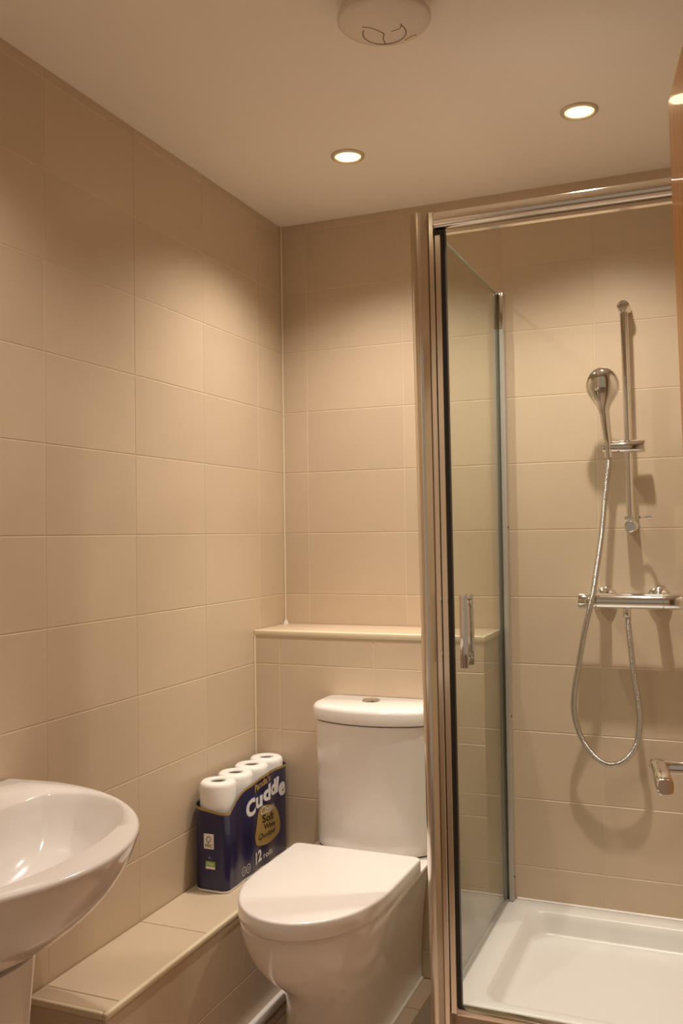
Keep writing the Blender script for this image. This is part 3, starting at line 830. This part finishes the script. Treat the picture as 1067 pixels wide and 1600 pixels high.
fx, fy = -0.590, 1.682
fan = thing('extractor_fan', 'round off-white extractor fan cover on the ceiling', 'extractor fan', (fx, fy, ZC))
bm = nb(); lathe(bm, (fx, fy, ZC + 0.0005), nZ, [(0.068, 0), (0.066, 0.03)], 40)
obj('housing', bm, m_fan, fan, True)
bm = nb(); lathe(bm, (fx, fy, ZC - 0.028), nZ, [(0.080, 0), (0.0895, 0.002), (0.0915, 0.006), (0.0905, 0.011), (0.086, 0.015), (0.070, 0.0175), (0.001, 0.0195)], 56)
cover = obj('cover', bm, m_fan, fan, True, 50)
zl = ZC - 0.0472
sc_ = 1.0
def flat_line(bm, pts, wd):
    pts = [Vector((a, b, ZC - 0.028 - 0.0195 + 0.002 * math.hypot(a - fx, b - fy) / 0.07 - 0.0004)) for a, b in pts]
    L, R2 = [], []
    for i, p in enumerate(pts):
        t = (pts[min(i + 1, len(pts) - 1)] - pts[max(i - 1, 0)]).normalized(); n_ = Vector((-t.y, t.x, 0)) * wd
        L.append(p + n_); R2.append(p - n_)
    dz = Vector((0, 0, 0.004))
    loft(bm, [L, R2, [p + dz for p in R2], [p + dz for p in L], L], False, False, closed=False)
bm = nb(); lc = (-0.600, 1.712); lr = 0.0425
flat_line(bm, [(lc[0] + lr * math.cos(a), lc[1] + lr * math.sin(a)) for a in [math.radians(-25 + 245 * i / 40) for i in range(41)]], 0.0010)
flat_line(bm, [(p.x, p.y) for p in spline([(-0.632, 1.672, 0), (-0.618, 1.682, 0), (-0.607, 1.698, 0), (-0.601, 1.713, 0)], 14)], 0.0010)
flat_line(bm, [(p.x, p.y) for p in spline([(-0.601, 1.713, 0), (-0.609, 1.730, 0), (-0.612, 1.752, 0)], 10)], 0.0010)
flat_line(bm, [(p.x, p.y) for p in spline([(-0.585, 1.710, 0), (-0.566, 1.706, 0), (-0.557, 1.690, 0)], 8)], 0.0008)
obj('leaf_emblem', bm, m_line, cover)
bm = nb(); box(bm, -0.577, -0.550, -0.0025, 0.0025, ZC - 0.0468, ZC - 0.0425)
bmesh.ops.rotate(bm, cent=(-0.5635, 0, 0), matrix=Matrix.Rotation(math.radians(-25), 3, 'Z'), verts=bm.verts)
bmesh.ops.translate(bm, vec=(0.005, 1.750, 0), verts=bm.verts)
obj('brand_strip', bm, m_bezel, cover)

# ------------------------------------------------------------------ open wooden door with lever handle
TILT = 0.018
A = Vector((-0.0725, 1.623, 1.98)); d = Vector((0.157, -0.988, 0)).normalized(); nl = Vector((-0.988, -0.157, 0))
Wd, Td = 0.82, 0.044
dr = thing('door_1', 'orange wooden door standing open at the right edge of the picture', None, (A.x, A.y, 0.008), kind='structure')
def dpt(s, t, z):                       # s along leaf from free edge, t out of the visible face
    q = A + d * s + nl * t; q.z = z
    q.x += TILT * (1.98 - z)
    return q
bm = nb()
vs = [bm.verts.new(dpt(s, t, z)) for z in (0.008, 1.98) for s, t in ((0, 0), (Wd, 0), (Wd, -Td), (0, -Td))]
for f in ((0, 1, 2, 3), (4, 5, 6, 7), (0, 1, 5, 4), (1, 2, 6, 5), (2, 3, 7, 6), (3, 0, 4, 7)): bm.faces.new([vs[i] for i in f])
bmesh.ops.bevel(bm, geom=bm.edges[:], offset=0.003, segments=2, affect='EDGES')
obj('door_leaf', bm, m_wood, dr, True)
ZH = 0.897
p0 = dpt(0.062, 0, ZH)
bm = nb(); lathe(bm, p0, nl, [(0.026, 0), (0.026, 0.006), (0.024, 0.009), (0.011, 0.010), (0.0095, 0.014), (0.0095, 0.058)], 28)
hd = obj('lever_handle', bm, m_chrome, dr, True, 40)
ring = []
for s, hw, hh, off in ((0.047, 0.010, 0.009, 0.0), (0.052, 0.0125, 0.0105, 0.0), (0.075, 0.0125, 0.0115, 0.0), (0.125, 0.0122, 0.0125, -0.001), (0.172, 0.0118, 0.0128, -0.002), (0.176, 0.010, 0.011, -0.002)):
    c = dpt(s, 0.064, ZH + off)
    sec_ = []
    for i in range(24):
        t = 2 * PI * i / 24
        a_ = math.copysign(abs(math.cos(t)) ** 0.6, math.cos(t)); b_ = math.copysign(abs(math.sin(t)) ** 0.6, math.sin(t))
        sec_.append(c + nl * (hw * a_) + Vector((0, 0, hh * b_)))
    ring.append(sec_)
bm = nb(); loft(bm, ring)
obj('lever', bm, m_chrome, hd, True, 45)
